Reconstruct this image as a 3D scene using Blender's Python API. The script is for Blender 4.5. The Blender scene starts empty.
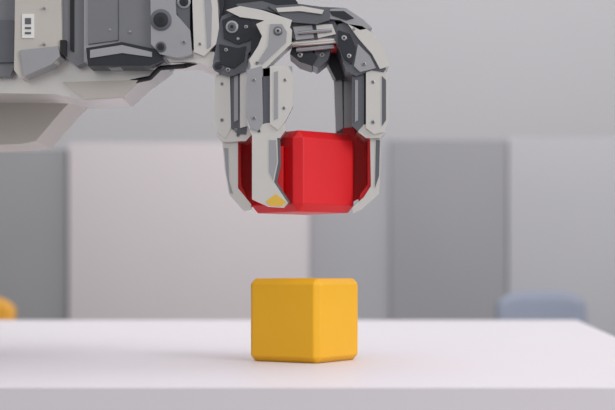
import bpy, bmesh, math
from mathutils import Vector, Matrix

scene = bpy.context.scene
try:
    scene.view_settings.view_transform = 'Standard'
except Exception:
    pass

TABLE_Z = 0.75
CAM_H = 0.0939
D = 1.49            # camera to hand/cube plane
FPX = 1452.0
S = D / FPX         # metres per drawing unit
CX, CY = 307.5, 268.0
CAMZ = TABLE_Z + CAM_H

def lin(c):
    c = c / 255.0
    return c / 12.92 if c <= 0.04045 else ((c + 0.055) / 1.055) ** 2.4

def mat(name, rgb, rough=0.5, metal=0.0, noise=0.0, scale=40, bump=0.0, spec=0.5, rvar=0.0):
    m = bpy.data.materials.new(name)
    m.use_nodes = True
    nt = m.node_tree
    b = nt.nodes['Principled BSDF']
    col = (lin(rgb[0]), lin(rgb[1]), lin(rgb[2]), 1)
    b.inputs['Base Color'].default_value = col
    b.inputs['Roughness'].default_value = rough
    b.inputs['Metallic'].default_value = metal
    b.inputs['Specular IOR Level'].default_value = spec
    tc = nt.nodes.new('ShaderNodeTexCoord')
    n = nt.nodes.new('ShaderNodeTexNoise')
    n.inputs['Scale'].default_value = scale
    n.inputs['Detail'].default_value = 4
    nt.links.new(tc.outputs['Object'], n.inputs['Vector'])
    if noise > 0:
        r = nt.nodes.new('ShaderNodeMixRGB')
        r.inputs[1].default_value = tuple(max(0, c * (1 - noise)) for c in col[:3]) + (1,)
        r.inputs[2].default_value = tuple(min(1, c * (1 + noise)) for c in col[:3]) + (1,)
        nt.links.new(n.outputs['Fac'], r.inputs[0])
        nt.links.new(r.outputs[0], b.inputs['Base Color'])
    if bump > 0:
        bp = nt.nodes.new('ShaderNodeBump')
        bp.inputs['Strength'].default_value = bump
        bp.inputs['Distance'].default_value = 0.0005
        nt.links.new(n.outputs['Fac'], bp.inputs['Height'])
        nt.links.new(bp.outputs['Normal'], b.inputs['Normal'])
    return m

M = {
 'light': mat('satin_aluminium', (222,219,215), 0.28, 0.75, 0.04, 60),
 'beige': mat('warm_grey_shell', (194,189,182), 0.42, 0.25, 0.04, 20),
 'mid':   mat('grey_anodised', (168,168,172), 0.30, 0.6, 0.06, 50),
 'fgrey': mat('forearm_grey', (128,129,134), 0.36, 0.5, 0.05, 40),
 'gdark': mat('graphite_metal', (106,108,114), 0.32, 0.6, 0.08, 50),
 'dark':  mat('dark_anodised', (54,56,62), 0.34, 0.5, 0.1, 60),
 'black': mat('black_rubber', (24,24,27), 0.5, 0.0, 0.1, 80),
 'bolt':  mat('bolt_steel', (165,165,168), 0.3, 0.8, 0.05, 90),
 'pad':   mat('red_silicone_pad', (208,16,26), 0.5, 0.0, 0.04, 60),
 'label': mat('label_white', (225,224,222), 0.6),
 'yreflect': mat('painted_yellow_reflection', (215,175,70), 0.45, 0.2, 0.04, 60),  # yellow block's reflection on the fingertip, painted in as colour
 'red':   mat('red_paint', (212,22,32), 0.48, 0, 0.03, 30, 0.05, 0.4),
 'yellow':mat('yellow_paint', (232,172,12), 0.45, 0, 0.03, 30, 0.05),
 'table': mat('table_laminate', (218,212,219), 0.5, 0, 0.01, 15),
 'leg':   mat('table_leg', (120,120,124), 0.4, 0.5, 0.02, 15),
 'floor': mat('floor_vinyl', (128,128,132), 0.6, 0, 0.05, 4),
 'wall':  mat('wall_paint', (190,189,192), 0.8, 0, 0.02, 2),
 'pdark': mat('partition_dark', (140,141,144), 0.8, 0, 0.03, 5),
 'plight':mat('partition_light', (199,192,195), 0.8, 0, 0.02, 3),
 'pmid':  mat('partition_mid', (164,163,168), 0.8, 0, 0.03, 3),
 'pmid2': mat('partition_mid_dark', (150,149,154), 0.8, 0, 0.03, 3),
 'pright':mat('partition_right', (180,179,184), 0.8, 0, 0.03, 3),
 'blue':  mat('chair_blue_fabric', (142,148,165), 0.8, 0, 0.05, 40),
 'orange':mat('chair_orange_plastic', (222,160,50), 0.5, 0, 0.03, 20),
}

class Builder:
    def __init__(self, name, parent=None):
        self.name, self.parent = name, parent
        self.bm = bmesh.new()
        self.used = []
    def _mi(self, m):
        if m not in self.used:
            self.used.append(m)
        return self.used.index(m)
    def _merge(self, t, m, bevel=0.0, seg=2):
        if bevel > 0:
            bmesh.ops.bevel(t, geom=[e for e in t.edges if len(e.link_faces) == 2 and e.calc_face_angle(0) > 0.35],
                            offset=bevel, segments=seg, profile=0.5, affect='EDGES', clamp_overlap=True)
        bmesh.ops.recalc_face_normals(t, faces=t.faces[:])
        i = self._mi(m)
        for f in t.faces:
            f.material_index = i
        me = bpy.data.meshes.new('tmp')
        t.to_mesh(me); t.free()
        self.bm.from_mesh(me)
        bpy.data.meshes.remove(me)
    # outline drawn in the XZ plane of the hand, extruded along Y (depth)
    def prism(self, pts, y0, y1, m, bevel=0.0012, seg=2):
        t = bmesh.new()
        k = S * (D + y0) / D
        a = [t.verts.new(((u - CX) * k, y0, CAMZ + (CY - v) * k)) for u, v in pts]
        b = [t.verts.new((w.co.x, y1, w.co.z)) for w in a]
        t.faces.new(a); t.faces.new(b[::-1])
        n = len(a)
        for i in range(n):
            j = (i + 1) % n
            t.faces.new((a[j], a[i], b[i], b[j]))
        self._merge(t, m, bevel, seg)
    def vprism(self, xy, z0, z1, m, bevel=0.001):
        t = bmesh.new()
        a = [t.verts.new((x, y, z0)) for x, y in xy]
        b = [t.verts.new((x, y, z1)) for x, y in xy]
        t.faces.new(a); t.faces.new(b[::-1])
        n = len(a)
        for i in range(n):
            j = (i + 1) % n
            t.faces.new((a[j], a[i], b[i], b[j]))
        self._merge(t, m, bevel)
    def box(self, c, s, m, rot=None, bevel=0.002, seg=2):
        t = bmesh.new()
        bmesh.ops.create_cube(t, size=1)
        mt = Matrix.Translation(c)
        if rot: mt = mt @ Matrix.Rotation(rot[0], 4, rot[1])
        bmesh.ops.transform(t, matrix=mt @ Matrix.Diagonal((s[0], s[1], s[2], 1)), verts=t.verts)
        self._merge(t, m, bevel, seg)
    def cyl(self, p0, p1, r, m, bevel=0.0, n=24, r2=None):
        p0, p1 = Vector(p0), Vector(p1)
        d = p1 - p0
        t = bmesh.new()
        bmesh.ops.create_cone(t, cap_ends=True, segments=n, radius1=r, radius2=r if r2 is None else r2, depth=d.length)
        q = d.to_track_quat('Z', 'Y').to_matrix().to_4x4()
        bmesh.ops.transform(t, matrix=Matrix.Translation((p0 + p1) / 2) @ q, verts=t.verts)
        self._merge(t, m, bevel, 2)
    def bolt(self, u, v, r, y, m='bolt', h=0.0015, ring=None):
        k = S * (D + y) / D
        x, z = (u - CX) * k, CAMZ + (CY - v) * k
        if ring:
            self.cyl((x, y - h * 0.7, z), (x, y + 0.004, z), r * 1.45 * S, ring, 0.0003)
        self.cyl((x, y - h, z), (x, y + 0.004, z), r * S, m, 0.0003)
        if r > 1.5:
            self.cyl((x, y - h - 0.0001, z), (x, y, z), r * 0.45 * S, 'black', 0, 6)
    def bar(self, u0, v0, y0, u1, v1, y1, r, m):
        k0 = S * (D + y0) / D; k1 = S * (D + y1) / D
        self.cyl(((u0 - CX) * k0, y0, CAMZ + (CY - v0) * k0), ((u1 - CX) * k1, y1, CAMZ + (CY - v1) * k1), r * S, m, 0.0003)
    def hose(self, pts, r, m):
        for a, b in zip(pts[:-1], pts[1:]):
            self.bar(a[0], a[1], a[2], b[0], b[1], b[2], r, m)
    def done(self):
        me = bpy.data.meshes.new(self.name)
        self.bm.to_mesh(me); self.bm.free()
        for m in self.used:
            me.materials.append(M[m])
        for p in me.polygons:
            p.use_smooth = True
        try:
            me.set_sharp_from_angle(angle=math.radians(32))
        except Exception:
            pass
        o = bpy.data.objects.new(self.name, me)
        scene.collection.objects.link(o)
        if self.parent: o.parent = self.parent
        return o

def empty(name):
    e = bpy.data.objects.new(name, None)
    scene.collection.objects.link(e)
    return e

# ------------------------------------------------------------ room
def slab(name, c, s, m, bevel=0.0, parent=None):
    b = Builder(name, parent)
    b.box(c, s, m, bevel=bevel)
    return b.done()

CAMY = -D
def yd(d):      # distance from camera to world y
    return CAMY + d
slab('floor', (0, 1.0, -0.05), (9, 9.0, 0.1), 'floor')
slab('wall_back', (0, yd(5.65) , 1.6), (9, 0.1, 3.2), 'wall')
slab('wall_left', (-4.45, 1.0, 1.6), (0.1, 6.2, 3.2), 'wall')
slab('baseboard_back', (0, yd(5.585), 0.05), (8.7, 0.02, 0.1), 'pmid')

# partition screens in front of the wall
part = empty('office_partition')
dp = 4.6; kp = dp / FPX
def px(u): return (u - CX) * kp
def pz(v): return CAMZ + (CY - v) * kp
def panel(n, u0, u1, v, m, y=0.0, th=0.04):
    b = Builder(n, part)
    x0, x1 = px(u0), px(u1)
    top = pz(v)
    b.box(((x0 + x1) / 2, yd(dp) + th / 2 + y, top / 2 + 0.0), (x1 - x0, th, top), m, bevel=0.004)
    b.done()
panel('panel_1', -260, 67, 149, 'pdark')
panel('panel_2', 69.5, 309, 143, 'plight', -0.02)
panel('panel_3', 311, 389, 136, 'pmid', 0.0)
panel('panel_4', 390.5, 506, 140, 'pmid2', -0.01)
panel('panel_5', 508, 900, 138, 'pright', 0.0)

# ------------------------------------------------------------ chairs
def chair(name, xc, ydist, ztop, w, m, curve=0.03):
    e = empty(name)
    y = yd(ydist)
    bm = bmesh.new()
    nx, nz = 14, 10
    z0, z1 = 0.47, ztop
    grid = []
    for j in range(nz + 1):
        row = []
        t = j / nz
        for i in range(nx + 1):
            a = (i / nx) * 2 - 1
            hw = w / 2 * (1.06 - 0.10 * t)
            top = z1 - 0.028 * abs(a) ** 5
            row.append(bm.verts.new((xc + a * hw, y + 0.06 * t - curve * a * a + 0.0, z0 + (top - z0) * t)))
        grid.append(row)
    for j in range(nz):
        for i in range(nx):
            bm.faces.new((grid[j][i], grid[j][i+1], grid[j+1][i+1], grid[j+1][i]))
    me = bpy.data.meshes.new('backrest'); bm.to_mesh(me); bm.free()
    me.materials.append(M[m])
    for p in me.polygons: p.use_smooth = True
    o = bpy.data.objects.new('backrest', me); scene.collection.objects.link(o); o.parent = e
    so = o.modifiers.new('s', 'SOLIDIFY'); so.thickness = 0.025; so.offset = 0
    b = Builder('seat', e)
    b.box((xc, y - 0.18, 0.455), (w * 1.08, 0.38, 0.04), m, bevel=0.015, seg=3); b.done()
    k = 1
    for sx in (-1, 1):
        for sy in (-0.33, -0.03):
            b = Builder('leg_%d' % k, e)
            b.cyl((xc + sx * w * 0.52, y + sy * 1.05, 0.0), (xc + sx * w * 0.42, y + sy, 0.44), 0.011, 'leg'); b.done()
            k += 1
    return e
kc = 3.95 / FPX
chair('chair', (543 - CX) * kc, 3.95, CAMZ - (292 - CY) * kc, 0.25, 'blue')
chair('chair.001', (-34 - CX) * kc, 3.95, CAMZ - (297 - CY) * kc, 0.26, 'orange')

# ------------------------------------------------------------ table
tb = empty('table')
yf, yb = yd(1.136), yd(2.622)
b = Builder('table_top', tb)
b.vprism([(-0.47, yf), (0.33, yf), (0.487, yb), (-0.63, yb)], TABLE_Z - 0.032, TABLE_Z, 'table', 0.0015)
b.done()
k = 1
for x, y in ((-0.42, yf + 0.08), (0.28, yf + 0.08), (0.42, yb - 0.08), (-0.56, yb - 0.08)):
    b = Builder('leg_%d' % k, tb)
    b.box((x, y, (TABLE_Z - 0.032) / 2), (0.05, 0.05, TABLE_Z - 0.032), 'leg', bevel=0.004); b.done(); k += 1
b = Builder('frame', tb)
b.box((-0.07, yf + 0.08, TABLE_Z - 0.055), (0.70, 0.03, 0.046), 'leg')
b.box((-0.07, yb - 0.08, TABLE_Z - 0.055), (0.96, 0.03, 0.046), 'leg')
b.done()

# ------------------------------------------------------------ blocks
def block(name, x, y, z, s, rotz, m, bev, seg, bev2):
    bm = bmesh.new()
    bmesh.ops.create_cube(bm, size=s)
    bmesh.ops.bevel(bm, geom=bm.edges[:], offset=bev, segments=seg, profile=0.5, affect='EDGES')
    if bev2:
        es = [e for e in bm.edges if len(e.link_faces) == 2 and e.calc_face_angle(0) > 0.3]
        bmesh.ops.bevel(bm, geom=es, offset=bev2, segments=2, profile=0.5, affect='EDGES', clamp_overlap=True)
    me = bpy.data.meshes.new(name); bm.to_mesh(me); bm.free()
    me.materials.append(M[m])
    for p in me.polygons: p.use_smooth = True
    o = bpy.data.objects.new(name, me); scene.collection.objects.link(o)
    o.location = (x, y, z); o.rotation_euler = (0, 0, rotz)
    w = o.modifiers.new('wn', 'WEIGHTED_NORMAL'); w.keep_sharp = True
    return o
YS = 0.0835
block('yellow_block', (304.6 - CX) * S, -0.012, TABLE_Z + YS / 2, YS, math.radians(-32), 'yellow', 0.0055, 1, 0.0014)
RX = (302.8 - CX) * S
RZ = TABLE_Z + 0.1505 + 0.04
block('red_block', RX, 0, RZ, 0.081, math.radians(40), 'red', 0.0076, 1, 0.0010)

# ------------------------------------------------------------ robot arm + hand
arm = empty('robot_arm')

b = Builder('elbow_shell', arm)
b.prism([(-220,70),(-60,78),(60,82),(76,97),(64,108),(36,141),(22,144),(-220,152)], 0.10, 0.20, 'beige', 0.004)
b.prism([(-200,60),(40,66),(74,92),(70,99),(-200,96)], 0.085, 0.19, 'light', 0.004)
b.done()

b = Builder('forearm', arm)
b.prism([(-220,62),(58,58),(168,56),(164,64),(142,80),(122,98),(84,100),(56,94),(-220,90)], -0.015, 0.07, 'light', 0.003)
b.prism([(62,82),(138,80),(122,97),(84,99)], -0.02, 0.0, 'beige', 0.002)
b.prism([(-230,-70),(17,-70),(17,60),(10,76),(-230,80)], -0.03, 0.08, 'fgrey', 0.004)
b.prism([(-100,20),(14,20),(14,62),(-100,66)], -0.034, 0.0, 'gdark', 0.003)
b.prism([(16,-70),(60,-70),(62,46),(56,62),(20,78),(14,70)], -0.042, 0.06, 'beige', 0.003)
b.prism([(20,50),(58,46),(60,56),(52,64),(24,76)], -0.045, 0.0, 'mid', 0.002)
b.prism([(60,-70),(88,-70),(90,60),(76,66),(62,54)], -0.036, 0.05, 'fgrey', 0.003)
b.prism([(84,-70),(122,-70),(122,50),(150,52),(150,64),(112,68),(84,62)], -0.042, 0.05, 'mid', 0.003)
b.prism([(88,-70),(118,-70),(118,40),(88,44)], -0.045, 0.0, 'fgrey', 0.002)
b.prism([(120,-70),(156,-70),(156,40),(166,56),(148,66),(120,50)], -0.047, 0.05, 'fgrey', 0.003)
b.prism([(86,48),(122,42),(160,50),(164,60),(150,66),(88,66)], -0.050, 0.0, 'dark', 0.002)
b.prism([(90,50),(122,45),(152,52),(152,57),(122,53),(90,58)], -0.0515, 0.0, 'mid', 0.001)
b.prism([(60,40),(66,40),(66,56),(60,52)], -0.044, 0.0, 'black', 0.0008)
b.prism([(70,-70),(74,-70),(74,52),(70,50)], -0.038, 0.0, 'black', 0.0006)
b.prism([(22,14),(34,14),(34,38),(22,38)], -0.0432, -0.03, 'label', 0.0005)
b.prism([(25,18),(31,18),(31,24),(25,24)], -0.0438, -0.03, 'gdark', 0.0003)
b.prism([(25,27),(31,27),(31,29),(25,29)], -0.0438, -0.03, 'gdark', 0.0003)
b.prism([(25,32),(31,32),(31,34),(25,34)], -0.0438, -0.03, 'gdark', 0.0003)
for u, v in ((44,8),(44,44),(110,30),(130,32)):
    b.bolt(u, v, 1.3, -0.047 if u > 120 else -0.044)
b.hose([(120,84,-0.01),(150,78,-0.02),(160,68,-0.03),(185,66,-0.03),(208,58,-0.02)], 2.4, 'black')
b.done()

b = Builder('wrist', arm)
b.prism([(168,-40),(222,-40),(224,4),(216,50),(196,60),(168,48)], -0.02, 0.05, 'dark', 0.003)
b.prism([(150,-40),(174,-40),(176,14),(190,30),(192,54),(178,58),(160,54),(151,44)], -0.055, 0.03, 'mid', 0.003)
b.prism([(176,-40),(190,-40),(190,30),(184,26),(176,12)], -0.045, 0.03, 'gdark', 0.002)
b.prism([(191,-40),(212,-40),(218,6),(219,28),(216,44),(204,56),(194,52)], -0.048, 0.03, 'light', 0.003)
b.prism([(202,-40),(206,-40),(212,8),(211,46),(207,49)], -0.0495, -0.03, 'mid', 0.0008)
b.prism([(158,52),(196,50),(214,52),(222,64),(218,70),(196,62),(170,62)], -0.04, 0.02, 'light', 0.002)
b.bolt(161, 20, 7.2, -0.055, 'dark', 0.002, 'gdark')
b.bolt(161, 47, 3.6, -0.055, 'dark', 0.002, 'gdark')
b.bolt(184, 2, 4.5, -0.045, 'dark', 0.002, 'mid')
b.bolt(184, 42, 2.0, -0.055)
b.bolt(200, 44, 1.6, -0.048)
b.done()

b = Builder('palm', arm)
b.prism([(205,-40),(268,-40),(300,6),(345,8),(362,22),(356,34),(330,30),(284,32),(262,22),(230,20),(214,10)], -0.01, 0.05, 'dark', 0.003)
b.prism([(226,10),(240,6),(262,10),(292,20),(290,27),(262,20),(240,17)], -0.052, 0.03, 'light', 0.002)
b.prism([(236,4),(262,1),(292,10),(292,18),(262,9),(240,8)], -0.045, 0.03, 'gdark', 0.002)
b.prism([(268,6),(300,4),(330,8),(330,20),(316,24),(290,22)], -0.05, 0.02, 'gdark', 0.002)
b.prism([(276,8),(302,6),(324,10),(322,14),(300,11),(278,12)], -0.053, 0.0, 'light', 0.001)
b.prism([(322,9),(346,8),(364,20),(372,28),(360,30),(340,20),(324,18)], -0.047, 0.02, 'mid', 0.002)
b.prism([(330,11),(344,11),(354,18),(346,20),(332,15)], -0.049, 0.0, 'dark', 0.001)
b.prism([(290,22),(334,20),(342,34),(336,42),(300,44),(290,36)], -0.04, 0.03, 'gdark', 0.002)
b.prism([(293,27),(312,25),(314,38),(296,40)], -0.044, 0.0, 'mid', 0.0015)
b.prism([(316,25),(332,24),(336,34),(318,38)], -0.044, 0.0, 'light', 0.0015)
b.bar(292,44,-0.038, 338,40,-0.038, 3.2, 'light')
b.bar(296,50,-0.034, 334,46,-0.034, 2.6, 'mid')
b.bar(298,33,-0.047, 332,30,-0.047, 1.6, 'bolt')
b.prism([(308,43),(336,40),(338,46),(312,50)], -0.032, 0.01, 'pad', 0.001)
b.prism([(292,46),(304,46),(318,56),(312,66),(300,62),(290,54)], -0.030, 0.02, 'dark', 0.002)
b.prism([(316,50),(332,46),(328,60),(318,68),(310,64)], -0.026, 0.02, 'gdark', 0.002)
b.bolt(300, 55, 2.6, -0.030, 'mid')
b.bolt(322, 55, 2.4, -0.026, 'mid')
b.bolt(302, 33, 1.8, -0.044); b.bolt(326, 31, 1.8, -0.044)
b.done()

# ---- left finger
b = Builder('finger_1', arm)
b.prism([(216,30),(222,16),(236,10),(254,14),(262,26),(258,42),(248,54),(246,70),(232,76),(218,72),(213,62),(216,46)], -0.046, 0.02, 'gdark', 0.003)
b.prism([(222,20),(236,14),(250,18),(256,28),(250,40),(238,44),(224,38)], -0.049, 0.0, 'dark', 0.002)
b.prism([(219,44),(238,48),(246,46),(244,60),(234,68),(220,64)], -0.049, 0.0, 'dark', 0.002)
b.bolt(232, 27, 4.2, -0.049, 'gdark', 0.002, 'mid')
b.bolt(246, 27, 1.8, -0.049); b.bolt(238, 39, 1.5, -0.049)
b.bolt(226, 50, 1.8, -0.049); b.bolt(228, 70, 2.2, -0.046)
b.bolt(218.5, 66, 4.0, -0.046, 'dark', 0.002, 'gdark')
ML = [(215,76),(230,73),(231,128),(226,138),(217,132),(214,118)]
b.prism(ML, -0.034, -0.026, 'light', 0.0014)
b.prism([(p[0]+1, p[1]) for p in ML], 0.016, 0.026, 'light', 0.0014)
b.prism([(219,78),(246,70),(246,132),(238,138),(222,134)], -0.026, 0.016, 'dark', 0.0015)
b.prism([(231,72),(246,68),(247,124),(246,134),(238,134),(231,128)], -0.036, -0.020, 'gdark', 0.0014)
b.prism([(234,76),(238,75),(238,120),(234,122)], -0.038, -0.02, 'mid', 0.0008)
b.prism([(240,73),(246,71),(247,126),(240,128)], -0.039, -0.02, 'light', 0.0008)
b.bolt(222, 84, 1.6, -0.034); b.bolt(222, 120, 1.9, -0.034); b.bolt(236, 130, 1.6, -0.036)
b.prism([(217,128),(248,126),(252,134),(246,141),(224,142),(217,136)], -0.032, 0.024, 'light', 0.0016)
b.bolt(238, 135, 2.0, -0.032)
b.prism([(222,140),(238,141),(238,188),(251,204),(251,210),(244,211),(229,194),(225,170)], -0.022, -0.013, 'light', 0.0012)
b.prism([(222,140),(238,141),(238,188),(245,200),(245,209),(242,209),(229,194),(225,170)], -0.013, 0.034, 'light', 0.0012)
b.prism([(224,148),(228,148),(229,180),(233,194),(230,193),(226,172)], -0.0235, -0.014, 'mid', 0.0005)
b.prism([(236,140),(260,140),(261,205),(250,207),(237,192)], 0.022, 0.033, 'pad', 0.0012)
b.prism([(237,143),(240,142),(241,186),(246,195),(244,200),(237,192)], -0.018, 0.030, 'pad', 0.0006)
b.done()

# ---- front finger
b = Builder('finger_2', arm)
b.prism([(256,24),(268,19),(284,20),(292,30),(291,44),(276,58),(266,68),(252,70),(249,60),(258,46),(262,36)], -0.068, -0.04, 'light', 0.0022)
b.prism([(270,24),(282,24),(287,32),(286,42),(272,55),(262,64),(258,62),(268,46)], -0.070, -0.05, 'mid', 0.0012)
b.prism([(252,20),(276,16),(292,26),(292,40),(270,60),(250,64)], -0.05, -0.01, 'dark', 0.002)
b.bolt(278, 31, 3.0, -0.070, 'bolt', 0.0015, 'gdark')
b.bolt(257, 63, 1.8, -0.068)
b.prism([(247,70),(262,66),(263,122),(258,131),(250,128),(246,116)], -0.070, -0.060, 'mid', 0.0014)
b.prism([(250,72),(292,66),(291,108),(282,124),(262,130),(252,124)], -0.060, -0.030, 'dark', 0.002)
b.prism([(270,66),(288,66),(293,74),(293,106),(286,120),(278,130),(270,124)], -0.070, -0.058, 'light', 0.0014)
b.prism([(274,72),(278,71),(278,118),(274,120)], -0.0715, -0.06, 'mid', 0.0006)
b.prism([(263,68),(270,68),(270,122),(263,124)], -0.066, -0.05, 'gdark', 0.001)
b.prism([(247,70),(292,66),(292,74),(247,78)], -0.066, -0.035, 'mid', 0.0012)
b.bolt(254, 80, 1.6, -0.070); b.bolt(254, 118, 1.9, -0.070)
b.bolt(285, 80, 1.6, -0.070); b.bolt(284, 108, 1.6, -0.070)
b.prism([(250,124),(284,122),(286,130),(280,138),(254,138),(250,132)], -0.066, -0.046, 'light', 0.0015)
b.bolt(259, 131, 1.6, -0.066, 'gdark')
b.prism([(252,134),(277,134),(278,162),(274,182),(288,203),(284,207),(268,206),(252,199)], -0.069, -0.048, 'light', 0.0016)
b.prism([(269,140),(276,140),(277,162),(273,180),(269,172)], -0.0702, -0.06, 'mid', 0.0006)
b.prism([(266,201),(276,194),(286,202),(282,206),(270,206)], -0.0702, -0.05, 'yreflect', 0.0008)  # coloured patch painted as the yellow block reflecting in the metal
b.prism([(275,136),(280,136),(281,164),(277,182),(290,202),(287,205),(272,184)], -0.062, -0.049, 'gdark', 0.0008)
ct, st = math.cos(math.radians(40)), math.sin(math.radians(40))
n2 = Vector((-ct, -st)); tdir = Vector((st, -ct))
Pc = Vector((RX, 0)) + n2 * 0.0408
pa = Pc - tdir * 0.013; pb = Pc + tdir * 0.020
b.vprism([(pa.x, pa.y), (pb.x, pb.y), (pb.x - 0.001, -0.049), (pa.x - 0.004, -0.049)], TABLE_Z + 0.166, TABLE_Z + 0.215, 'pad', 0.001)
b.done()

# ---- right finger
b = Builder('finger_3', arm)
b.prism([(338,24),(352,22),(366,30),(380,46),(388,64),(384,72),(372,70),(356,76),(346,70),(340,52),(334,38)], -0.042, 0.02, 'gdark', 0.003)
b.prism([(348,24),(362,26),(374,34),(384,50),(389,66),(380,69),(372,54),(358,38)], -0.047, 0.02, 'light', 0.002)
b.prism([(338,30),(350,34),(356,48),(352,64),(344,58),(338,44)], -0.046, 0.0, 'dark', 0.002)
b.prism([(358,44),(370,56),(376,68),(360,72),(354,66)], -0.045, 0.0, 'mid', 0.0015)
b.bolt(344, 38, 2.6, -0.046, 'mid'); b.bolt(349, 56, 2.2, -0.046, 'mid')
b.bolt(354, 29, 1.5, -0.047); b.bolt(364, 64, 2.0, -0.045)
b.prism([(352,76),(364,70),(364,124),(358,131),(352,126)], -0.036, -0.026, 'gdark', 0.0014)
b.prism([(366,70),(384,69),(388,76),(388,122),(384,132),(374,134),(366,128)], -0.040, -0.026, 'light', 0.0014)
b.prism([(366,70),(384,69),(388,76),(388,122),(384,132),(374,134),(366,128)], 0.016, 0.028, 'light', 0.0014)
b.prism([(354,74),(384,72),(386,124),(380,132),(356,128)], -0.028, 0.018, 'dark', 0.0015)
b.prism([(382,76),(386,80),(386,120),(382,126)], -0.0415, -0.03, 'gdark', 0.0006)
b.prism([(355,80),(358,80),(358,120),(355,122)], -0.038, -0.03, 'mid', 0.0005)
b.bolt(373, 82, 1.7, -0.040); b.bolt(373, 122, 2.0, -0.040)
b.prism([(358,124),(384,126),(386,132),(380,138),(366,138),(358,132)], -0.034, 0.024, 'light', 0.0016)
b.prism([(370,134),(381,134),(380,178),(379,194),(362,209),(353,213),(352,208),(364,197),(371,186)], -0.024, -0.0145, 'light', 0.0012)
b.prism([(370,134),(381,134),(380,178),(379,194),(362,209),(359,210),(359,201),(364,197),(371,186)], -0.0145, 0.034, 'mid', 0.0012)
b.prism([(376,140),(380,140),(379,176),(375,188)], -0.0255, -0.016, 'gdark', 0.0005)
b.prism([(343,128),(364,126),(371,136),(371,188),(364,196),(348,204),(343,204)], 0.022, 0.033, 'pad', 0.0012)
b.prism([(368,136),(371,136),(371,186),(364,197),(360,201),(360,195),(368,184)], -0.018, 0.030, 'pad', 0.0006)
b.done()

# ---- rear finger
b = Builder('finger_4', arm)
b.prism([(318,30),(340,30),(352,48),(352,78),(336,80),(322,52)], 0.022, 0.06, 'dark', 0.002)
b.prism([(334,80),(342,78),(343,128),(336,132)], 0.030, 0.040, 'mid', 0.0014)
b.prism([(344,78),(352,78),(352,130),(344,130)], 0.034, 0.044, 'mid', 0.0014)
b.prism([(336,78),(352,78),(352,134),(336,134)], 0.040, 0.066, 'gdark', 0.0016)
b.prism([(326,134),(350,134),(348,190),(340,200),(326,200)], 0.062, 0.078, 'light', 0.0016)
b.done()

# ---- upper arm and stand, left of the table
b = Builder('upper_arm', arm)
zA = CAMZ + (CY - 30) * S
b.box((-0.68, 0.06, zA), (0.34, 0.14, 0.13), 'beige', bevel=0.012, seg=3)
b.cyl((-0.86, -0.04, zA), (-0.86, 0.16, zA), 0.085, 'gdark', 0.006, 40)
b.done()
b = Builder('stand', arm)
b.cyl((-0.86, 0.06, 0.04), (-0.86, 0.06, zA - 0.06), 0.065, 'light', 0.004, 40)
b.cyl((-0.86, 0.06, 0.0), (-0.86, 0.06, 0.045), 0.20, 'gdark', 0.006, 48)
b.done()

# ------------------------------------------------------------ light
w = bpy.data.worlds.new('world'); scene.world = w
w.use_nodes = True
nt = w.node_tree
bg = nt.nodes['Background']
tc = nt.nodes.new('ShaderNodeTexCoord')
sx = nt.nodes.new('ShaderNodeSeparateXYZ')
mr = nt.nodes.new('ShaderNodeMapRange')
mr.inputs['From Min'].default_value = -1; mr.inputs['From Max'].default_value = 1
cr = nt.nodes.new('ShaderNodeValToRGB')
cr.color_ramp.elements[0].position = 0.35; cr.color_ramp.elements[0].color = (0.30, 0.30, 0.32, 1)
cr.color_ramp.elements[1].position = 0.80; cr.color_ramp.elements[1].color = (1.0, 1.0, 1.01, 1)
e = cr.color_ramp.elements.new(0.52); e.color = (0.70, 0.70, 0.71, 1)
nt.links.new(tc.outputs['Generated'], sx.inputs[0])
nt.links.new(sx.outputs['Z'], mr.inputs['Value'])
nt.links.new(mr.outputs[0], cr.inputs[0])
nt.links.new(cr.outputs[0], bg.inputs[0])
bg.inputs[1].default_value = 0.80

def area(name, loc, target, size, power, col=(1, 1, 1)):
    l = bpy.data.lights.new(name, 'AREA'); l.shape = 'RECTANGLE'
    l.size, l.size_y = size; l.energy = power; l.color = col
    o = bpy.data.objects.new(name, l); scene.collection.objects.link(o)
    o.location = loc
    o.rotation_euler = (Vector(target) - Vector(loc)).to_track_quat('-Z', 'Y').to_euler()
    return o
area('ceiling_light', (0.2, 0.2, 3.0), (0, 0.2, 0.75), (2.4, 1.6), 24, (1, 0.985, 0.97))
area('key_light_right', (2.2, -2.0, 1.9), (0, 0, 0.9), (1.3, 1.1), 42, (1, 0.98, 0.955))  # key area light from the right front, standing for an unseen source
area('wall_light', (0.6, 2.2, 3.1), (0, 4.2, 1.2), (4, 1.0), 36, (1, 0.985, 0.985))

# ------------------------------------------------------------ camera
cam = bpy.data.cameras.new('camera')
cam.sensor_width = 36.0; cam.sensor_fit = 'HORIZONTAL'
cam.lens = FPX * 36.0 / 615.0
cam.shift_y = (CY - 205.0) / 615.0
cam.dof.use_dof = True
cam.dof.focus_distance = D - 0.05
cam.dof.aperture_fstop = 5.6
cam.clip_start = 0.05
co = bpy.data.objects.new('camera', cam); scene.collection.objects.link(co)
co.location = (0, -D, CAMZ)
co.rotation_euler = (math.radians(90), 0, 0)
scene.camera = co
